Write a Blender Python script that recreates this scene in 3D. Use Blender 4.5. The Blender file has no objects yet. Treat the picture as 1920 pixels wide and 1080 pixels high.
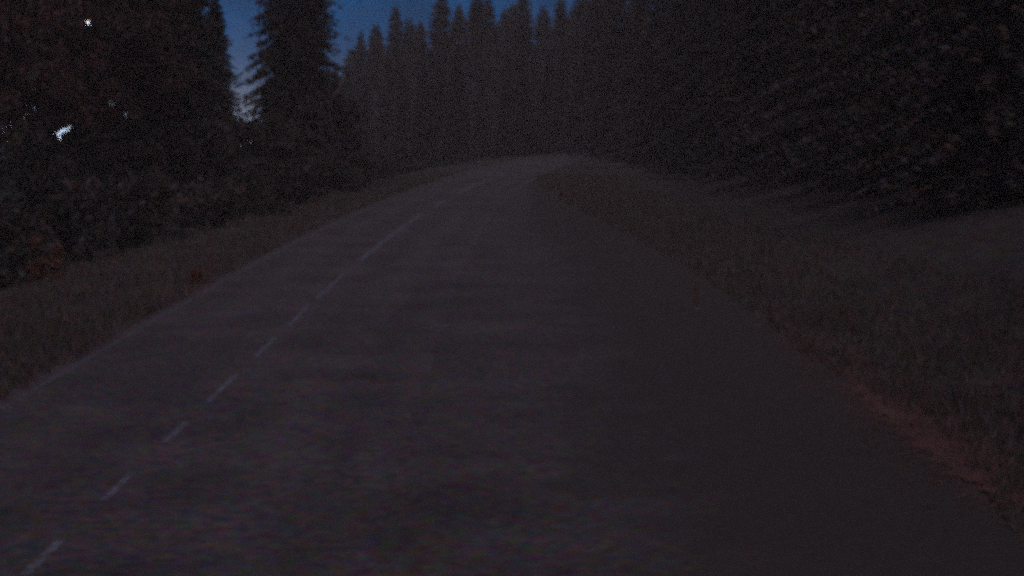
import bpy, math, random
import numpy as np
from mathutils import Vector

random.seed(11)
RNG = np.random.default_rng(11)
scene = bpy.context.scene
col = scene.collection

# ------------------------------------------------------------------ camera
FPX, CAM_H, HORIZON = 3600.0, 5.0, 265.0        # focal length in photo pixels, mast height, true horizon row
PITCH = math.atan((540 - HORIZON) / FPX)
cam_d = bpy.data.cameras.new('camera')
cam_d.sensor_width = 36
cam_d.lens = 36 * FPX / 1920
cam_d.clip_start = 0.1
cam_d.clip_end = 20000
cam = bpy.data.objects.new('camera', cam_d)
cam.location = (0, 0, CAM_H)
cam.rotation_euler = (math.radians(90) - PITCH, 0, 0)
col.objects.link(cam)
scene.camera = cam

# ------------------------------------------------------------------ sky before sunrise
SKY_STRENGTH = 0.05
world = bpy.data.worlds.new('World')
scene.world = world
world.use_nodes = True
wt = world.node_tree
wt.nodes.clear()
wn = wt.nodes.new
wout, wbg = wn('ShaderNodeOutputWorld'), wn('ShaderNodeBackground')
sky = wn('ShaderNodeTexSky')
sky.sky_type = 'NISHITA'
sky.sun_disc = False
sky.sun_elevation = math.radians(-1.5)
sky.sun_rotation = math.radians(-14)
sky.altitude = 900
wbg.inputs['Strength'].default_value = SKY_STRENGTH

def wmath(op, a, b=None):
    n = wn('ShaderNodeMath'); n.operation = op
    for i, v in enumerate((a, b)):
        if v is None: continue
        if isinstance(v, (int, float)): n.inputs[i].default_value = v
        else: wt.links.new(v, n.inputs[i])
    return n.outputs[0]

tc = wn('ShaderNodeTexCoord')
sep = wn('ShaderNodeSeparateXYZ')
wt.links.new(tc.outputs['Generated'], sep.inputs[0])
az = wmath('ARCTAN2', sep.outputs[0], sep.outputs[1])
low = wmath('EXPONENT', wmath('MULTIPLY', wmath('MAXIMUM', sep.outputs[2], 0.0), -1 / 0.013))
d = wmath('DIVIDE', wmath('ADD', az, 0.26), 0.115)
side = wmath('EXPONENT', wmath('MULTIPLY', wmath('MULTIPLY', d, d), -1.0))
glow = wmath('MULTIPLY', low, side)
# thin uneven cloud in the blue
nz = wn('ShaderNodeTexNoise'); nz.inputs['Scale'].default_value = 28; nz.inputs['Detail'].default_value = 6
wt.links.new(tc.outputs['Generated'], nz.inputs['Vector'])
cl = wn('ShaderNodeMapRange'); cl.inputs['To Min'].default_value = 0.72; cl.inputs['To Max'].default_value = 1.3
cl.inputs['From Min'].default_value = 0.3; cl.inputs['From Max'].default_value = 0.7
wt.links.new(nz.outputs['Fac'], cl.inputs['Value'])
SKY_TINT = (0.0, 0.95, 3.0, 1)
tint = wn('ShaderNodeMix'); tint.data_type = 'RGBA'; tint.blend_type = 'MULTIPLY'; tint.inputs[0].default_value = 1
bw = wn('ShaderNodeRGBToBW'); wt.links.new(sky.outputs[0], bw.inputs[0])
sc1 = wmath('MULTIPLY', bw.outputs[0], cl.outputs[0])
tint.inputs[6].default_value = SKY_TINT
wt.links.new(sc1, tint.inputs[7])
gl = wn('ShaderNodeMix'); gl.data_type = 'RGBA'; gl.blend_type = 'MULTIPLY'; gl.inputs[0].default_value = 1
GLOW = 72.0
gl.inputs[6].default_value = (GLOW * 0.74, GLOW * 0.92, GLOW * 1.2, 1)
wt.links.new(glow, gl.inputs[7])
add = wn('ShaderNodeMix'); add.data_type = 'RGBA'; add.blend_type = 'ADD'; add.inputs[0].default_value = 1
wt.links.new(tint.outputs[2], add.inputs[6]); wt.links.new(gl.outputs[2], add.inputs[7])
wt.links.new(add.outputs[2], wbg.inputs['Color'])
wt.links.new(wbg.outputs[0], wout.inputs[0])

# one weak, very soft light: the first reddish light scattered by high cloud
sun_d = bpy.data.lights.new('sun', 'SUN')
sun_d.energy = 0.92
sun_d.angle = math.radians(110)
sun_d.color = (1.0, 0.82, 0.88)
sun = bpy.data.objects.new('sun', sun_d)
sun.rotation_euler = Vector((-0.10, 0.25, -1.0)).to_track_quat('-Z', 'Y').to_euler()
col.objects.link(sun)

vs = scene.view_settings
vs.view_transform = 'Standard'
vs.look = 'None'
vs.exposure = 0.0
vs.gamma = 1.0
vs.use_curve_mapping = False
scene.cycles.use_denoising = False
scene.cycles.filter_width = 4.8
scene.cycles.max_bounces = 4
scene.cycles.volume_bounces = 0
HAZE = 0.0007
scene.cycles.use_adaptive_sampling = True
scene.cycles.adaptive_threshold = 0.3
scene.cycles.adaptive_min_samples = 16

# ------------------------------------------------------------------ helpers
FWD = Vector((0, math.cos(PITCH), -math.sin(PITCH)))
UP = Vector((0, math.sin(PITCH), math.cos(PITCH)))

def at(x, y, Y):
    """world point at forward distance Y seen at photo pixel x, y"""
    dr = FWD + Vector((1, 0, 0)) * ((x - 960) / FPX) + UP * ((540 - y) / FPX)
    return Vector((0, 0, CAM_H)) + dr * (Y / dr.y)

def pix(P):
    """photo pixels of an (n,3) array of points"""
    Q = np.asarray(P, float) - np.array([0, 0, CAM_H])
    f = Q @ np.array(FWD); u = Q @ np.array(UP)
    return 960 + FPX * Q[:, 0] / f, 540 - FPX * u / f

GRADE = 0.0139
SS = np.arange(0, 480, 1.0)
_k = np.where(SS < 66, 0, np.where(SS < 215, 1 / 1400, 1 / 240))
_h = np.minimum(np.cumsum(_k), 0.9)
CXS = -5.3 + np.cumsum(np.sin(_h)) - 0.0
CYS = -16 + np.cumsum(np.cos(_h))
NXS, NYS = np.cos(_h), -np.sin(_h)               # unit vector to the right of travel

def road_x(Y): return float(np.interp(Y, CYS, CXS))

def sstep(a, b, x):
    t = np.clip((x - a) / (b - a), 0, 1)
    return t * t * (3 - 2 * t)

def ground_z(X, Y):
    X = np.asarray(X, float); Y = np.asarray(Y, float)
    base = GRADE * np.clip(Y, -40, 420)
    dx = X - np.interp(Y, CYS, CXS)
    left = np.maximum(0, -dx - 8.0)
    right = np.maximum(0, dx - 16.0)
    z = base - np.minimum(0.22 * left, 26) + np.minimum(0.25 * right, 30)
    far = np.maximum(np.abs(X) - 550, np.maximum(Y - 900, -Y - 200))
    z = np.where(z < 1, z + (1 - z) * sstep(0, 420, far), z)
    rough = 0.10 * np.sin(X * 1.3 + Y * .31) * np.sin(Y * 0.9 - X * .4) + 0.06 * np.sin(X * 3.1) * np.sin(Y * 2.3)
    w = sstep(4.2, 6.5, -dx) + sstep(12.5, 14.5, dx)
    return z - 0.02 + rough * w

def mesh_obj(name, V, F, mat, parent=None, smooth=False, tint=None):
    me = bpy.data.meshes.new(name)
    me.from_pydata([tuple(v) for v in V], [], [tuple(f) for f in F])
    if smooth: me.polygons.foreach_set('use_smooth', [True] * len(me.polygons))
    if tint is not None:
        a = me.color_attributes.new('tint', 'FLOAT_COLOR', 'POINT')
        c = np.ones((len(V), 4), np.float32); c[:, :3] = tint
        a.data.foreach_set('color', c.ravel())
    me.materials.append(mat); me.update()
    o = bpy.data.objects.new(name, me); col.objects.link(o)
    if parent: o.parent = parent
    return o

def tag(o, label=None, cat=None, group=None, kind=None):
    for k, v in (('label', label), ('category', cat), ('group', group), ('kind', kind)):
        if v: o[k] = v
    return o

def empty(name, loc, rz=0, scale=(1, 1, 1)):
    o = bpy.data.objects.new(name, None); col.objects.link(o)
    o.location = loc; o.rotation_euler = (0, 0, rz); o.scale = scale
    return o

def copy_tree(o, parent=None):
    c = o.copy(); col.objects.link(c); c.parent = parent
    for ch in list(o.children): copy_tree(ch, c)
    return c

def tube(P, R, n=8):
    V, F = [], []
    for i, (p, r) in enumerate(zip(P, R)):
        p = Vector(p)
        a = Vector(P[min(i + 1, len(P) - 1)]) - Vector(P[max(i - 1, 0)])
        a.normalize()
        s = a.cross(Vector((0.3, 0.9, 0.1))).normalized(); t = a.cross(s)
        for k in range(n):
            th = 2 * math.pi * k / n
            V.append(p + (s * math.cos(th) + t * math.sin(th)) * r)
    for i in range(len(P) - 1):
        for k in range(n):
            F.append((i * n + k, i * n + (k + 1) % n, (i + 1) * n + (k + 1) % n, (i + 1) * n + k))
    F.append(tuple(range(n))[::-1]); F.append(tuple((len(P) - 1) * n + k for k in range(n)))
    return V, F

def join(parts):
    V, F = [], []
    for v, f in parts:
        b = len(V); V += list(v); F += [tuple(i + b for i in q) for q in f]
    return V, F

def box(cx, cy, cz, sx, sy, sz):
    V = [(cx + a * sx / 2, cy + b * sy / 2, cz + c * sz / 2) for c in (-1, 1) for a, b in ((-1, -1), (1, -1), (1, 1), (-1, 1))]
    return V, [(3, 2, 1, 0), (4, 5, 6, 7), (0, 1, 5, 4), (1, 2, 6, 5), (2, 3, 7, 6), (3, 0, 4, 7)]

# ------------------------------------------------------------------ materials
def new_mat(name, rough=0.85, spec=0.2):
    m = bpy.data.materials.new(name); m.use_nodes = True
    b = m.node_tree.nodes['Principled BSDF']
    b.inputs['Roughness'].default_value = rough
    b.inputs['Specular IOR Level'].default_value = spec
    return m, m.node_tree, b

def coords(t):
    return t.nodes.new('ShaderNodeTexCoord').outputs['Object']

def noise(t, vec, scale, detail=4, rough=.6):
    n = t.nodes.new('ShaderNodeTexNoise')
    n.inputs['Scale'].default_value = scale; n.inputs['Detail'].default_value = detail
    n.inputs['Roughness'].default_value = rough
    t.links.new(vec, n.inputs['Vector'])
    return n

def ramp(t, fac, stops):
    r = t.nodes.new('ShaderNodeValToRGB')
    while len(r.color_ramp.elements) < len(stops): r.color_ramp.elements.new(0.5)
    for e, (p, c) in zip(r.color_ramp.elements, stops):
        e.position = p; e.color = (*c, 1)
    t.links.new(fac, r.inputs[0])
    return r.outputs[0]

def mix(t, a, b, fac, mode='MIX'):
    m = t.nodes.new('ShaderNodeMix'); m.data_type = 'RGBA'; m.blend_type = mode
    for i, v in ((0, fac), (6, a), (7, b)):
        if isinstance(v, (int, float)): m.inputs[i].default_value = v
        elif isinstance(v, tuple): m.inputs[i].default_value = (*v, 1)
        else: t.links.new(v, m.inputs[i])
    return m.outputs[2]

def bump(t, b, fac, strength, dist):
    n = t.nodes.new('ShaderNodeBump')
    n.inputs['Strength'].default_value = strength; n.inputs['Distance'].default_value = dist
    t.links.new(fac, n.inputs['Height']); t.links.new(n.outputs[0], b.inputs['Normal'])

def surface(name, stops, scale, speck=0.25, rough=.9, bumpd=.02, big=0.35, cracks=False, side_falloff=False):
    m, t, b = new_mat(name, rough, .15)
    v = coords(t)
    n1 = noise(t, v, scale, 8, .65); n2 = noise(t, v, scale * 14, 3, .7); n3 = noise(t, v, big, 3)
    c = ramp(t, n1.outputs['Fac'], stops)
    n4 = noise(t, v, scale * .8, 3, .6)
    for nn, k in ((n2, speck), (n4, speck * .9)):
        mr = t.nodes.new('ShaderNodeMapRange'); mr.data_type = 'FLOAT_VECTOR'
        mr.inputs[7].default_value = (.3,) * 3; mr.inputs[8].default_value = (.7,) * 3
        mr.inputs[9].default_value = (1 - k,) * 3; mr.inputs[10].default_value = (1 + k,) * 3
        t.links.new(nn.outputs['Color'], mr.inputs[6])
        c = mix(t, c, mr.outputs[1], 1.0, 'MULTIPLY')
    c = mix(t, c, ramp(t, n3.outputs['Fac'], [(.3, (.72, .72, .74)), (.7, (1.2, 1.17, 1.2))]), 1.0, 'MULTIPLY')
    if cracks:
        vo = t.nodes.new('ShaderNodeTexVoronoi'); vo.feature = 'DISTANCE_TO_EDGE'; vo.inputs['Scale'].default_value = .22
        va = t.nodes.new('ShaderNodeVectorMath'); va.operation = 'MULTIPLY_ADD'
        t.links.new(n3.outputs['Color'], va.inputs[0]); va.inputs[1].default_value = (6, 6, 0); t.links.new(v, va.inputs[2])
        t.links.new(va.outputs[0], vo.inputs['Vector'])
        c = mix(t, c, ramp(t, vo.outputs['Distance'], [(.004, (.35, .35, .36)), (.011, (1, 1, 1))]), .35, 'MULTIPLY')
        at_ = t.nodes.new('ShaderNodeAttribute'); at_.attribute_name = 'tint'
        k, p = (1.10, 1.08, 1.10), (.92, .92, .93)      # dry crown and polished wheel tracks across the two lanes
        c = mix(t, c, ramp(t, at_.outputs['Fac'], [(0, k), (.13, p), (.25, k), (.37, p), (.5, k), (.63, p), (.75, k), (.87, p), (1, k)]), 1.0, 'MULTIPLY')
    if side_falloff:                                            # light falloff painted as patchy darkening towards the lay-by's outer side
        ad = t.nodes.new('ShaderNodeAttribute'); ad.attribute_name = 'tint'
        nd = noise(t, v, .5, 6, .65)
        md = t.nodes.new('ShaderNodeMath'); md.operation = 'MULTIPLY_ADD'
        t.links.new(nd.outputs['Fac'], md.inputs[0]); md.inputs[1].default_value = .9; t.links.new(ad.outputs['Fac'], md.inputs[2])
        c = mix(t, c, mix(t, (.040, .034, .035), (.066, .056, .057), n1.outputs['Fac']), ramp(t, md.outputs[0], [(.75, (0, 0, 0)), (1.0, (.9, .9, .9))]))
    t.links.new(c, b.inputs['Base Color'])
    bump(t, b, n2.outputs['Fac'], .5, bumpd)
    return m

M = {}
M['asphalt'] = surface('asphalt', [(.3, (.060, .054, .064)), (.7, (.098, .088, .100))], 6, .62, .85, .006, cracks=True)
M['lay_by'] = surface('lay_by_asphalt', [(.3, (.058, .052, .061)), (.7, (.094, .085, .096))], 6, .62, .9, .008, side_falloff=True)
M['gravel'] = surface('red_gravel', [(.3, (.105, .060, .062)), (.7, (.165, .092, .09))], 9, .4, .95, .02)
M['ground'] = surface('forest_floor', [(.3, (.038, .035, .034)), (.7, (.070, .061, .060))], 2.5, .45, .95, .05)
M['pebble'] = surface('pebble_stone', [(.3, (.10, .06, .058)), (.7, (.17, .11, .10))], 20, .5, .9, .01)

def paint(name, cover):
    m, t, b = new_mat(name, .7, .2)
    v = coords(t)
    n1 = noise(t, v, 7, 8, .75); n2 = noise(t, v, 60, 4, .7)
    f = mix(t, n1.outputs['Fac'], n2.outputs['Fac'], .4)
    k = ramp(t, f, [(cover - .10, (0, 0, 0)), (cover + .10, (1, 1, 1))])
    t.links.new(mix(t, (.28, .34, .52), (.075, .068, .078), k), b.inputs['Base Color'])
    bump(t, b, n2.outputs['Fac'], .3, .003)
    return m
M['paint'] = paint('worn_line_paint', .44)
M['paint_far'] = paint('less_worn_line_paint', .45)
M['paint_faint'] = paint('faded_line_paint', .40)

def bark(name, c0, c1):
    m, t, b = new_mat(name, .95, .1)
    v = coords(t); mp = t.nodes.new('ShaderNodeMapping'); mp.inputs['Scale'].default_value = (6, 6, 1.2)
    t.links.new(v, mp.inputs[0])
    n = noise(t, mp.outputs[0], 3, 8, .7)
    t.links.new(ramp(t, n.outputs['Fac'], [(.35, c0), (.65, c1)]), b.inputs['Base Color'])
    bump(t, b, n.outputs['Fac'], .8, .03)
    return m
M['bark'] = bark('spruce_bark', (.035, .028, .024), (.10, .08, .07))
M['bark2'] = bark('broadleaf_bark', (.04, .036, .034), (.12, .10, .095))

def leaf(name, c, rough=.75):
    m, t, b = new_mat(name, rough, .2)
    a = t.nodes.new('ShaderNodeAttribute'); a.attribute_name = 'tint'
    oi = t.nodes.new('ShaderNodeObjectInfo')
    r = ramp(t, oi.outputs['Random'], [(0, (.8, .84, .8)), (1, (1.2, 1.12, 1.15))])
    base = mix(t, c, a.outputs['Color'], 1.0, 'MULTIPLY')
    t.links.new(mix(t, base, r, 1.0, 'MULTIPLY'), b.inputs['Base Color'])
    return m
M['needle'] = leaf('spruce_needles', (.088, .088, .084))
M['red_leaf'] = leaf('red_brown_leaves', (.105, .062, .058))
M['bush'] = leaf('bush_leaves', (.070, .069, .064))
M['rust'] = leaf('rust_leaves', (.26, .150, .105))
M['grass'] = leaf('verge_grass', (.128, .118, .120), .8)

def plain(name, c, rough=.6, metal=0.0, emit=None, strength=0):
    m, t, b = new_mat(name, rough, .4)
    v = coords(t); n = noise(t, v, 9, 6)
    t.links.new(ramp(t, n.outputs['Fac'], [(.3, tuple(x * .75 for x in c)), (.7, tuple(x * 1.15 for x in c))]), b.inputs['Base Color'])
    b.inputs['Metallic'].default_value = metal
    if emit:
        b.inputs['Emission Color'].default_value = (*emit, 1); b.inputs['Emission Strength'].default_value = strength
    return m
M['steel'] = plain('galvanised_steel', (.16, .16, .165), .55, .6)
M['lens'] = plain('lamp_lens', (.8, .78, .75), .3, 0, (1.0, .95, .9), 3.5)
M['post'] = plain('marker_post_plastic', (.20, .11, .10), .6)
M['reflector'] = plain('marker_reflector', (.20, .10, .08), .4)

# ------------------------------------------------------------------ ground, road, markings
gx = np.unique(np.concatenate([np.linspace(-1000, -140, 24), np.linspace(-140, -30, 40), np.linspace(-30, 40, 141),
                               np.linspace(40, 160, 40), np.linspace(160, 1000, 20)]))
gy = np.unique(np.concatenate([np.linspace(-500, -20, 12), np.linspace(-20, 150, 230), np.linspace(150, 460, 120),
                               np.linspace(460, 1500, 40)]))
GX, GY = np.meshgrid(gx, gy)
GZ = ground_z(GX, GY)
nx = len(gx)
V = np.stack([GX, GY, GZ], -1).reshape(-1, 3)
F = [(j * nx + i, j * nx + i + 1, (j + 1) * nx + i + 1, (j + 1) * nx + i) for j in range(len(gy) - 1) for i in range(nx - 1)]
tag(mesh_obj('ground', V, F, M['ground'], smooth=True), kind='structure')

def strip(a, b, s0, s1, dz, step=1.0, wob=0.0):
    """sheet beside the road axis from offset a to offset b (numbers or functions of the forward distance)"""
    V, F = [], []
    ss = np.arange(s0, s1 + 1e-6, step)
    for i, s in enumerate(ss):
        cx, cy = np.interp(s, SS, CXS), np.interp(s, SS, CYS)
        ux, uy = np.interp(s, SS, NXS), np.interp(s, SS, NYS)
        for k, q in enumerate((a, b)):
            o = q(cy) if callable(q) else q
            o += wob * (math.sin(s * 2.1 + k) + math.sin(s * .83 + 2 * k) + math.sin(s * 5.7 + 3 * k) + math.sin(s * 9.1 + k)) * .4
            V.append((cx + ux * o, cy + uy * o, GRADE * min(cy, 420) + (dz[k] if isinstance(dz, tuple) else dz)))
        if i: F.append((2 * i - 2, 2 * i - 1, 2 * i + 1, 2 * i))
    return V, F

def s_at_Y(Y): return float(np.interp(Y, CYS, SS))
def Y_of_row(y): return FPX * CAM_H / (y - 215.0)

rv, rf = strip(-3.72, 3.7, 0, 470, 0.016, step=.25, wob=.09)
road = tag(mesh_obj('road', rv, rf, M['asphalt'], tint=np.repeat((np.arange(len(rv)) % 2)[:, None], 3, 1).astype(np.float32)), kind='structure')
def lay_edge(Y): return 3.3 + 8.3 * float(1 - sstep(45, 170, Y))
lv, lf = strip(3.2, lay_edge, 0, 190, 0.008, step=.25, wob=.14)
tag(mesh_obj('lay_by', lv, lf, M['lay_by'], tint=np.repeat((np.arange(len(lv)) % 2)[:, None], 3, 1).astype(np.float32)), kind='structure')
def patch(Y): return float(sstep(23.5, 27, Y) * (1 - sstep(30, 42, Y))) * (1 + .3 * math.sin(Y * 5.3) + .2 * math.sin(Y * 11.7))
grav = tag(mesh_obj('gravel_shoulder', *strip(lambda Y: lay_edge(Y) + .25 - .42 * patch(Y), lambda Y: lay_edge(Y) + .25 + .42 * patch(Y), s_at_Y(24), s_at_Y(42), (0.02, 0.012), step=.2, wob=.0), M['gravel']), kind='structure')

rows = [(1092, 1018), (946, 888), (836, 793), (757, 703), (672, 633), (613, 577), (561, 514)]
dashes = [(Y_of_row(a), Y_of_row(b)) for a, b in rows] + [(65.5, 97), (104, 112), (122, 152), (160, 166)]
dashes = [(14.2, 16.2)] + dashes
for y0, y1 in dashes:
    mesh_obj('centre_line_mark', *strip(-.055 if y0 < 60 else -.075, .055 if y0 < 60 else .075, s_at_Y(y0), s_at_Y(y1), .020, step=.25, wob=.006), M['paint' if y0 < 60 else 'paint_far'], road)
mesh_obj('edge_line', *strip(-3.44, -3.33, 0, 260, .020, step=.5, wob=.006), M['paint_faint'], road)

# loose stones on the gravel strip
V, F = [], []
for i in range(2600):
    Y = random.triangular(22, 47, 29)
    o = lay_edge(Y) + .25 + random.gauss(0, .5)
    X = road_x(Y) + o; r = random.uniform(.015, .05); z = GRADE * Y + .02
    b = len(V)
    for k in range(4):
        th = k * 1.57 + random.uniform(-.4, .4)
        V.append((X + r * math.cos(th), Y + r * math.sin(th), z))
    V.append((X + random.uniform(-.3, .3) * r, Y, z + r * random.uniform(.6, 1.1)))
    F += [(b, b + 1, b + 4), (b + 1, b + 2, b + 4), (b + 2, b + 3, b + 4), (b + 3, b, b + 4)]
o = mesh_obj('gravel_stones', V, F, M['pebble']); tag(o, 'loose reddish stones along the right edge of the pavement', 'gravel', kind='stuff')

# verge grass
def grass(name, n, xr, label):
    V, F, C = [], [], []
    for i in range(n):
        Y = 18 + 140 * random.random() ** 1.6
        dx = xr(Y); X = road_x(Y) + dx
        z = float(ground_z(X, Y))
        cl = (.5 + .5 * math.sin(X * 1.7 + math.sin(Y * .6) * 2)) * (.5 + .5 * math.sin(Y * .9 + X * .5)) + (.9 if random.random() < .02 else 0)
        tn = (random.uniform(.7, 1.35), random.uniform(.7, 1.15), random.uniform(.6, 1.1))
        for k in range(3):
            h = random.uniform(.10, .40) * (.55 + .9 * cl); w = random.uniform(.012, .03)
            th = random.uniform(0, 6.28); lx, ly = random.uniform(-.16, .16), random.uniform(-.16, .16)
            px, py = X + random.uniform(-.08, .08), Y + random.uniform(-.08, .08)
            b = len(V)
            V += [(px - w * math.cos(th), py - w * math.sin(th), z - .03), (px + w * math.cos(th), py + w * math.sin(th), z - .03), (px + lx, py + ly, z + h)]
            F.append((b, b + 1, b + 2)); C += [tn] * 3
    o = mesh_obj(name, V, F, M['grass'], tint=np.array(C, np.float32))
    return tag(o, label, 'grass', kind='stuff')
grass('verge_grass', 14000, lambda Y: -3.62 - 6.8 * random.random() ** 1.3, 'dark grass on the verge left of the road')
grass('verge_grass', 16000, lambda Y: lay_edge(Y) - .2 + .6 * patch(Y) + 7 * random.random() ** 1.4, 'dark grass on the verge right of the gravel strip')

# ------------------------------------------------------------------ trees
ORD = ['first', 'second', 'third', 'fourth', 'fifth', 'sixth', 'seventh', 'eighth', 'ninth', 'tenth', 'eleventh', 'twelfth', 'thirteenth',
       'fourteenth', 'fifteenth', 'sixteenth', 'seventeenth', 'eighteenth', 'nineteenth', 'twentieth']
def spruce_mesh(seed, H, R, nwh, per, card, start=.05, droop=.35, pw=.85):
    """trunk and crown of a spruce: whorls of drooping boughs, each a row of needle sprays"""
    rg = np.random.default_rng(seed)
    tv, tf = tube([(0, 0, -1.2), (0, 0, .3), (.05, 0, H * .35), (0, .06, H * .7), (0, 0, H)],
                  [H * .019, H * .015, H * .0105, H * .006, .012], 8)
    V, F, C = [], [], []
    lim = []
    for w in range(nwh):
        t = (w + rg.uniform(-.3, .3)) / nwh
        t = min(max(t, 0), .995)
        z0 = H * (start + (1 - start) * t)
        L0 = R * (1 - t) ** pw * (.75 + .25 * min(1, t * 8 + .4)) + .10
        n = per if t < .8 else max(4, per - 2)
        ph = rg.uniform(0, 6.28); zw = z0
        for k in range(n):
            z0 = zw + rg.uniform(-.5, .5) * H / nwh
            th = ph + 2 * math.pi * k / n + rg.uniform(-.3, .3)
            L = L0 * rg.uniform(.62, 1.18)
            d = np.array([math.cos(th), math.sin(th), 0]); s = np.array([-math.sin(th), math.cos(th), 0])
            rise = (.25 if t > .75 else -.02)
            m = max(2, int(L / card * 1.5))
            if L > 1.2:
                q0 = np.array([0, 0, z0]); q1 = d * L * .9 + np.array([0, 0, z0 + rise * L - droop * L * .8])
                qm = d * L * .5 + np.array([0, 0, z0 + rise * L * .5 - droop * L * .3])
                lim.append(tube([q0, qm, q1], [.035 + .006 * L, .03, .008], 4))
            for i in range(m):
                u = (i + rg.uniform(.1, .9)) / m
                if u < .12 and t < .7: continue
                c = d * L * u + np.array([0, 0, z0 + rise * L * u - droop * L * u * u + .10 * L * max(0, u - .8)])
                wd = min(card, .10 + L * .42) * (.55 + .9 * (1 - u)) * rg.uniform(.7, 1.3)
                tn = np.array([rg.uniform(.6, 1.55), rg.uniform(.75, 1.2), rg.uniform(.6, 1.45)]) * rg.uniform(.75, 1.25)
                for sg in (-1, 1):
                    a = c; tip = c + s * sg * wd * rg.uniform(.8, 1.5) + d * wd * rg.uniform(.3, .9) + np.array([0, 0, -wd * rg.uniform(.15, .75)])
                    b2 = c + d * wd * .75 + np.array([0, 0, rg.uniform(-.1, .05)])
                    lo = c + s * sg * wd * .35 + np.array([0, 0, -wd * rg.uniform(.45, 1.0)])
                    b = len(V); V += [a, b2, tip, lo]; F += [(b, b + 1, b + 2), (b, b + 2, b + 3)]; C += [tn] * 4
    lv, lf = join(lim)
    return (tv, tf), (lv, lf), (V, F, np.array(C, np.float32))

def make_spruce(name, *a, **k):
    tr, li, (V, F, C) = spruce_mesh(*a, **k)
    root = empty(name, (0, 0, 0))
    mesh_obj('trunk', *join([tr, li]), M['bark'], root, True)
    mesh_obj('crown', V, F, M['needle'], root, tint=C)
    return root

class Proto:
    """hands out the model itself first, then copies"""
    def __init__(s, root): s.root, s.used = root, False
    def get(s):
        if not s.used: s.used = True; return s.root
        return copy_tree(s.root)

SPEC = {'broad': (26.0, 5.4), 'slim': (22.0, 2.7), 'forest': (20.0, 3.6)}
P = {'broad': [Proto(make_spruce('spruce_tree', 5, 26.0, 5.4, 74, 12, .42)), Proto(make_spruce('spruce_tree', 6, 26.0, 5.4, 70, 12, .45))],
     'slim': [Proto(make_spruce('spruce_tree', 20 + i, 22.0, 4.6, 66, 10, .38, pw=.8)) for i in range(3)],
     'forest': [Proto(make_spruce('spruce_tree', 30 + i, 20.0, 4.0, 62, 11, .34)) for i in range(3)]}

def spruce(kind, var, x, tip_y, Y, label, group=None, wide=1.0, rz=None):
    """spruce at forward distance Y whose tip stands at photo pixel x, tip_y"""
    p = at(x, tip_y, Y)
    z = float(ground_z(p.x, Y))
    H0, R0 = SPEC[kind]
    s = (p.z - z) / H0
    o = P[kind][var % len(P[kind])].get()
    o.location = (p.x, Y, z); o.rotation_euler = (random.uniform(-.015, .015), random.uniform(-.015, .015), random.uniform(0, 6.28) if rz is None else rz)
    o.scale = (s * wide, s * wide, s)
    return tag(o, label, 'tree', group)

# the two big ones left of the road
spruce('broad', 0, 552, -330, 140, 'broad tall spruce standing alone against the blue sky, left of the treeline dip', wide=1.0)
spruce('broad', 1, 300, -420, 112, 'tall dark spruce left of the pale gap in the trees', wide=.92)

# the skyline beyond the bend
far = [(655, 88, 330, 1.0), (676, 57, 320, .95), (705, 42, 335, 1.0), (741, 10, 310, 1.0), (771, 34, 330, 1.1), (790, 37, 325, 1.0),
       (828, -14, 300, 1.0), (857, 6, 320, 1.0), (893, -16, 300, .95), (915, -6, 315, 1.0), (944, 14, 330, 1.0), (958, 4, 320, .9),
       (982, -18, 305, 1.05), (1022, 8, 330, .95), (1053, -6, 300, 1.0), (1072, 16, 320, 1.0), (1092, -30, 290, 1.1)]
words = ['lowest and leftmost', 'second from the left', 'third from the left', 'fourth from the left, pointed', 'fifth from the left',
         'sixth from the left', 'seventh from the left', 'eighth from the left', 'ninth from the left', 'tenth from the left', 'eleventh from the left',
         'twelfth from the left', 'thirteenth from the left', 'fourteenth from the left', 'fifteenth from the left', 'sixteenth from the left', 'seventeenth and rightmost']
for i, ((x, ty, Y, w), wd) in enumerate(zip(far, words)):
    spruce('slim', i, x, ty, Y, 'far spruce on the skyline beyond the bend, ' + wd, 'spruces on the skyline', w * random.uniform(.82, 1.28))
# lower row in front of it that closes the wood
for i in range(13):
    x = 640 + i * 38 + random.uniform(-10, 10)
    spruce('forest', i, x, 110 - i * 3 + random.uniform(-14, 14) + (20 if i < 2 else 0), 262 + random.uniform(-14, 14),
           ORD[i] + ' of the lower spruces from the left, under the far skyline', 'lower spruces below the skyline', .95)

# the dark wood right of the road
for i, (x, ty, Y) in enumerate(sorted([(1120, -60, 240), (1160, -75, 225), (1205, -50, 205), (1250, -130, 185), (1190, -20, 262), (1300, -160, 165), (1350, -210, 150),
                               (1405, -230, 138), (1290, -100, 210), (1465, -300, 122), (1530, -330, 112), (1600, -400, 100), (1430, -220, 165),
                               (1680, -480, 90), (1560, -300, 135), (1770, -560, 80), (1690, -430, 115), (1870, -640, 72), (1800, -520, 98), (1930, -560, 88)])):
    spruce('forest', i, x, ty, Y, ORD[i] + ' spruce from the left in the black wood right of the road', 'spruces of the right-hand wood', 1.15)

# unseen trees added just outside the frame to cast shade over the right verge
for i, (X, Y) in enumerate([(13.5, 18), (14.5, 27), (16, 37), (18.5, 47), (19, 22), (20.5, 34), (23.5, 58)]):
    o = P['forest'][i % 3].get(); k = random.uniform(.95, 1.1)
    o.location = (X, Y, float(ground_z(X, Y))); o.rotation_euler = (0, 0, random.uniform(0, 6.28)); o.scale = (k, k, k)
    tag(o, 'unseen spruce added just beyond the right frame edge to shade the verge', 'tree', 'added shade spruces beyond the right frame edge')

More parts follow.
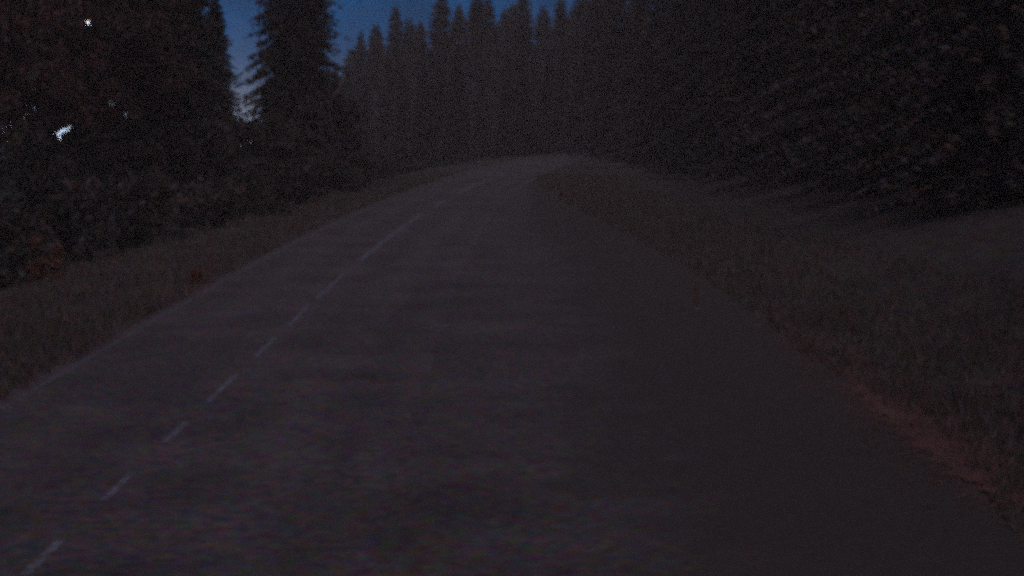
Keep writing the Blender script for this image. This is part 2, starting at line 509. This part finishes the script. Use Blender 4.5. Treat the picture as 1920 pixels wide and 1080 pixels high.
for i, (X, Y) in enumerate([(-13.5, 14), (-14, 24), (-16.5, 36), (-20, 48), (-19, 20)]):  # out-of-view trees, added so the left lane falls into shade
    o = P['forest'][i % 3].get(); k = random.uniform(.8, .95)
    o.location = (X, Y, float(ground_z(X, Y))); o.rotation_euler = (0, 0, random.uniform(0, 6.28)); o.scale = (k, k, k)
    tag(o, 'unseen spruce added just beyond the left frame edge to shade the road', 'tree', 'added shade spruces beyond the left frame edge')

# ---- red-brown broadleaf trees, bushes
def gap_mask(c):
    """natural openings between the branches over the valley, in the direction of the dawn"""
    x, y = pix(c)
    def ell(cx, cy, a, b, t):
        dx, dy = x - cx, y - cy
        u = dx * math.cos(t) - dy * math.sin(t); v = dx * math.sin(t) + dy * math.cos(t)
        return (u / a) ** 2 + (v / b) ** 2 < 1
    g = ell(99, 250, 13, 5, .0) | ell(120, 245, 15, 6, .5) | ell(131, 237, 6, 4, .4) | ell(113, 258, 6, 6, 0)
    g |= ell(235, 222, 7, 16, 0) | ell(236, 270, 20, 7, .3) | ell(207, 196, 9, 8, 0) | ell(165, 46, 8, 8, 0)
    return g

def leaf_cloud(rg, centres, radii, n, size, flat=.75):
    V, F, C = [], [], []
    for c, r in zip(centres, radii):
        p = rg.normal(size=(n, 3)); p /= np.linalg.norm(p, axis=1)[:, None]
        p *= (rg.uniform(0, 1, (n, 1)) ** .45) * r; p[:, 2] *= flat
        p += c
        a = rg.normal(size=(n, 3)); a /= np.linalg.norm(a, axis=1)[:, None]
        b = np.cross(a, rg.normal(size=(n, 3))); b /= np.linalg.norm(b, axis=1)[:, None]
        s = size * rg.uniform(.6, 1.4, (n, 1))
        for q, u, v, k in zip(p, a * s, b * s * .6, s):
            tn = np.array([rg.uniform(.6, 1.55), rg.uniform(.75, 1.2), rg.uniform(.6, 1.45)]) * rg.uniform(.75, 1.25)
            i = len(V); V += [q - u, q + v, q + u, q - v]; F.append((i, i + 1, i + 2, i + 3)); C += [tn] * 4
    return np.array(V), F, np.array(C, np.float32)

def cull(V, F, C, loc):
    """leave the openings free"""
    ctr = V.reshape(-1, 4, 3).mean(1) + np.array(loc)
    keep = ~gap_mask(ctr)
    V2 = V.reshape(-1, 4, 3)[keep].reshape(-1, 3); C2 = C.reshape(-1, 4, 3)[keep].reshape(-1, 3)
    return V2, [(4 * i, 4 * i + 1, 4 * i + 2, 4 * i + 3) for i in range(len(V2) // 4)], C2

def broadleaf(x, top_y, Y, half_px, bot_y, label, seed):
    rg = np.random.default_rng(seed)
    top = at(x, top_y, Y); z = float(ground_z(top.x, Y)); loc = (top.x, Y, z)
    H = top.z - z; R = half_px / FPX * Y; zb = at(x, bot_y, Y).z - z
    root = empty('broadleaf_tree', loc)
    lean = rg.uniform(-.4, .4)
    tr = tube([(0, 0, -.8), (0, 0, .4), (lean * .4, .1, H * .3), (lean, 0, H * .6), (lean * 1.2, .1, H * .9)], [.34, .27, .21, .13, .03], 9)
    cs, rs, limbs = [], [], []
    for i in range(96):
        th = rg.uniform(0, 6.28); h = rg.uniform(0, 1)
        zz = zb + (H - zb) * h
        prof = math.sin(math.pi * min(1, .18 + h * .80)) ** .6
        rr = R * prof * rg.uniform(.25, 1) ** .6
        c = np.array([rr * math.cos(th), rr * math.sin(th), zz])
        cs.append(c); rs.append(rg.uniform(.75, 1.35))
        if i % 2 == 0:
            s = np.array([lean * .6 * h, 0, max(1.2, zz - rr * .7)])
            limbs.append(tube([s, (s + c) / 2 + np.array([0, 0, .15]), c], [.10, .06, .015], 5))
    mesh_obj('trunk', *join([tr] + limbs), M['bark2'], root, True)
    V, F, C = cull(*leaf_cloud(rg, cs, rs, 150, .16), loc)
    mesh_obj('crown', V, F, M['red_leaf'], root, tint=C)
    return tag(root, label, 'tree', 'red-brown broadleaf trees')

broadleaf(215, -130, 104, 150, 232, 'red-brown broadleaf tree beside the lamp, leaning over the valley edge', 41)
broadleaf(60, -150, 98, 160, 226, 'red-brown broadleaf tree at the upper left corner', 42)
spruce('slim', 1, 402, -20, 122, 'slender ragged spruce on the left flank of the pale gap', wide=1.0)
broadleaf(-60, -60, 108, 130, 240, 'red-brown broadleaf tree cut off by the left frame edge', 44)

broadleaf(160, -90, 122, 130, 238, 'red-brown broadleaf tree in the back row directly behind the lamp', 45)
broadleaf(285, -80, 126, 110, 225, 'red-brown broadleaf tree in the back row behind the tall left spruce', 46)
broadleaf(30, -20, 120, 150, 236, 'red-brown broadleaf tree in the back row near the left frame edge', 47)

def bush(x, top_y, Y, half_px, label, seed, mat='bush', group='bushes along the left verge'):
    rg = np.random.default_rng(seed)
    top = at(x, top_y, Y); z = float(ground_z(top.x, Y)); loc = (top.x, Y, z)
    H = max(.5, top.z - z); R = half_px / FPX * Y
    root = empty('bush', loc)
    cs, rs, st = [], [], []
    n = int(10 + 5 * R * H / 4)
    n = min(n, 70)
    k = min(.9, H * .35, R * .6)
    for i in range(n):
        th = rg.uniform(0, 6.28); h = rg.uniform(0, 1)
        rr = R * math.sqrt(max(0, 1 - h ** 2.2)) * rg.uniform(.2, 1) ** .5
        c = np.array([rr * math.cos(th), rr * math.sin(th), max(.2, (H - k) * h)])
        cs.append(c); rs.append(k * rg.uniform(.7, 1.2))
        if i % 3 == 0: st.append(tube([(0, 0, -.3), c * .5 + np.array([0, 0, .1]), c], [.04, .025, .008], 5))
    mesh_obj('stems', *join(st), M['bark2'], root)
    V, F, C = cull(*leaf_cloud(rg, cs, rs, 110, .10 + .012 * H, .9), loc)
    mesh_obj('foliage', V, F, M[mat], root, tint=C)
    return tag(root, label, 'bush', group)

bl = [(-20, 215, 92, 60, 'at the left frame edge'), (52, 222, 95, 48, 'just left of the bright opening'), (108, 268, 96, 44, 'under the bright opening'),
      (168, 222, 98, 50, 'just right of the bright opening'), (215, 232, 101, 44, 'below the lamp'), (268, 222, 104, 46, 'below the tall left spruce'),
      (330, 214, 107, 50, 'right of the tall left spruce foot'), (395, 196, 110, 50, 'left of the pale gap foot'), (458, 190, 113, 50, 'closing the foot of the pale gap'),
      (520, 196, 118, 52, 'at the foot of the lone broad spruce'), (585, 170, 124, 52, 'right of the lone broad spruce foot'), (640, 150, 130, 46, 'nearest the treeline dip')]
for i, (x, ty, Y, hp, w) in enumerate(bl):
    bush(x, ty, Y, hp, 'dark leafy bush on the left verge, ' + w, 60 + i)
for x, w in ((10, 'leftmost'), (80, 'second from the left'), (160, 'third from the left'), (235, 'rightmost')):
    bush(x, 110 if x < 50 else 170, 128, 70, 'tall bush of the rear row below the red-brown crowns, ' + w, 80 + x)
bush(200, 165, 134, 62, 'tall bush standing behind the rear row, right of the bright opening', 79)
# a lower front row along the verge
for i, (x, ty, Y, hp) in enumerate([(15, 330, 66, 85), (150, 322, 72, 80), (275, 312, 78, 75), (385, 300, 86, 66), (480, 290, 95, 58), (560, 280, 106, 52), (625, 268, 122, 44), (690, 262, 150, 40), (745, 256, 180, 38)]):
    bush(x, ty, Y, hp, ORD[i] + ' low shrub from the left in the row along the left roadside', 90 + i, group='low shrubs along the left roadside')
for i, (x, ty, Y, hp, w) in enumerate([(370, 494, 57, 9, 'nearest the road edge line'), (70, 424, 62, 10, 'leftmost'), (104, 454, 59, 9, 'just right of the leftmost')]):
    bush(x, ty, Y, hp, 'small rust-coloured shrub on the left bank, ' + w, 120 + i, 'rust', 'small rusty shrubs')

# ------------------------------------------------------------------ street lamp behind the branches
LY = 116
lp = at(165, 44, LY)
lz = float(ground_z(lp.x, LY))
lamp = tag(empty('street_lamp', (lp.x + 1.1, LY, lz)), 'lit white street lamp shining through the upper left trees', 'street lamp')
hh = lp.z - lz
mesh_obj('pole', *tube([(0, 0, -.5), (0, 0, .8), (0, 0, .82), (0, 0, hh - .1)], [.10, .10, .075, .05], 12), M['bark'], lamp, True)
mesh_obj('arm', *tube([(0, 0, hh - .15), (-.08, 0, hh + .02), (-.35, 0, hh + .12), (-.8, 0, hh + .14)], [.045, .04, .035, .03], 8), M['steel'], lamp, True)
head = mesh_obj('lamp_head', *join([box(-1.08, 0, hh + .15, .62, .24, .07), box(-1.08, 0, hh + .195, .5, .18, .03)]), M['steel'], lamp)
mesh_obj('lamp_lens', *tube([(-1.1, 0, hh + .116), (-1.1, 0, hh + .07), (-1.1, -.01, hh + .01), (-1.1, -.01, hh - .03)], [.06, .06, .045, .015], 12), M['lens'], head, True)
ld = bpy.data.lights.new('lamp_light', 'POINT'); ld.energy = 16; ld.color = (1, .52, .42); ld.shadow_soft_size = .12
lo = bpy.data.objects.new('lamp_light', ld); lo.location = (-1.1, -.05, hh - .22); col.objects.link(lo); lo.parent = head

# ------------------------------------------------------------------ marker post at the end of the lay-by
p = at(1306, 582, 50); Yp = Y_of_row(582)
X = (1306 - 960) / FPX * Yp; z = GRADE * Yp
mp = tag(empty('marker_post', (X, Yp, z)), 'slim reddish marker post standing at the right side of the pavement', 'marker post')
body = mesh_obj('post', *join([tube([(0, 0, -.1), (0, 0, .02), (0, 0, .72), (0, -.015, .80)], [.055, .05, .05, .03], 8)]), M['post'], mp)
mesh_obj('reflector', *box(0, -.053, .62, .05, .012, .14), M['reflector'], body)
mesh_obj('base', *tube([(0, 0, -.02), (0, 0, .035), (0, 0, .06)], [.12, .12, .07], 10), M['steel'], mp)

# ------------------------------------------------------------------ added to lift the dark tones: thin mist
hz, ht, hb = bpy.data.materials.new('airlight'), None, None
hz.use_nodes = True; ht = hz.node_tree; ht.nodes.clear()
ho, hv = ht.nodes.new('ShaderNodeOutputMaterial'), ht.nodes.new('ShaderNodeVolumePrincipled')
hv.inputs['Color'].default_value = (.9, .88, .89, 1); hv.inputs['Density'].default_value = HAZE
hv.inputs['Anisotropy'].default_value = 0.0
ht.links.new(hv.outputs[0], ho.inputs['Volume'])
tag(mesh_obj('haze', *box(0, 500, 1.5, 2100, 2100, 69), hz), 'thin even mist added over everything to brighten the blacks', 'airlight', kind='stuff')
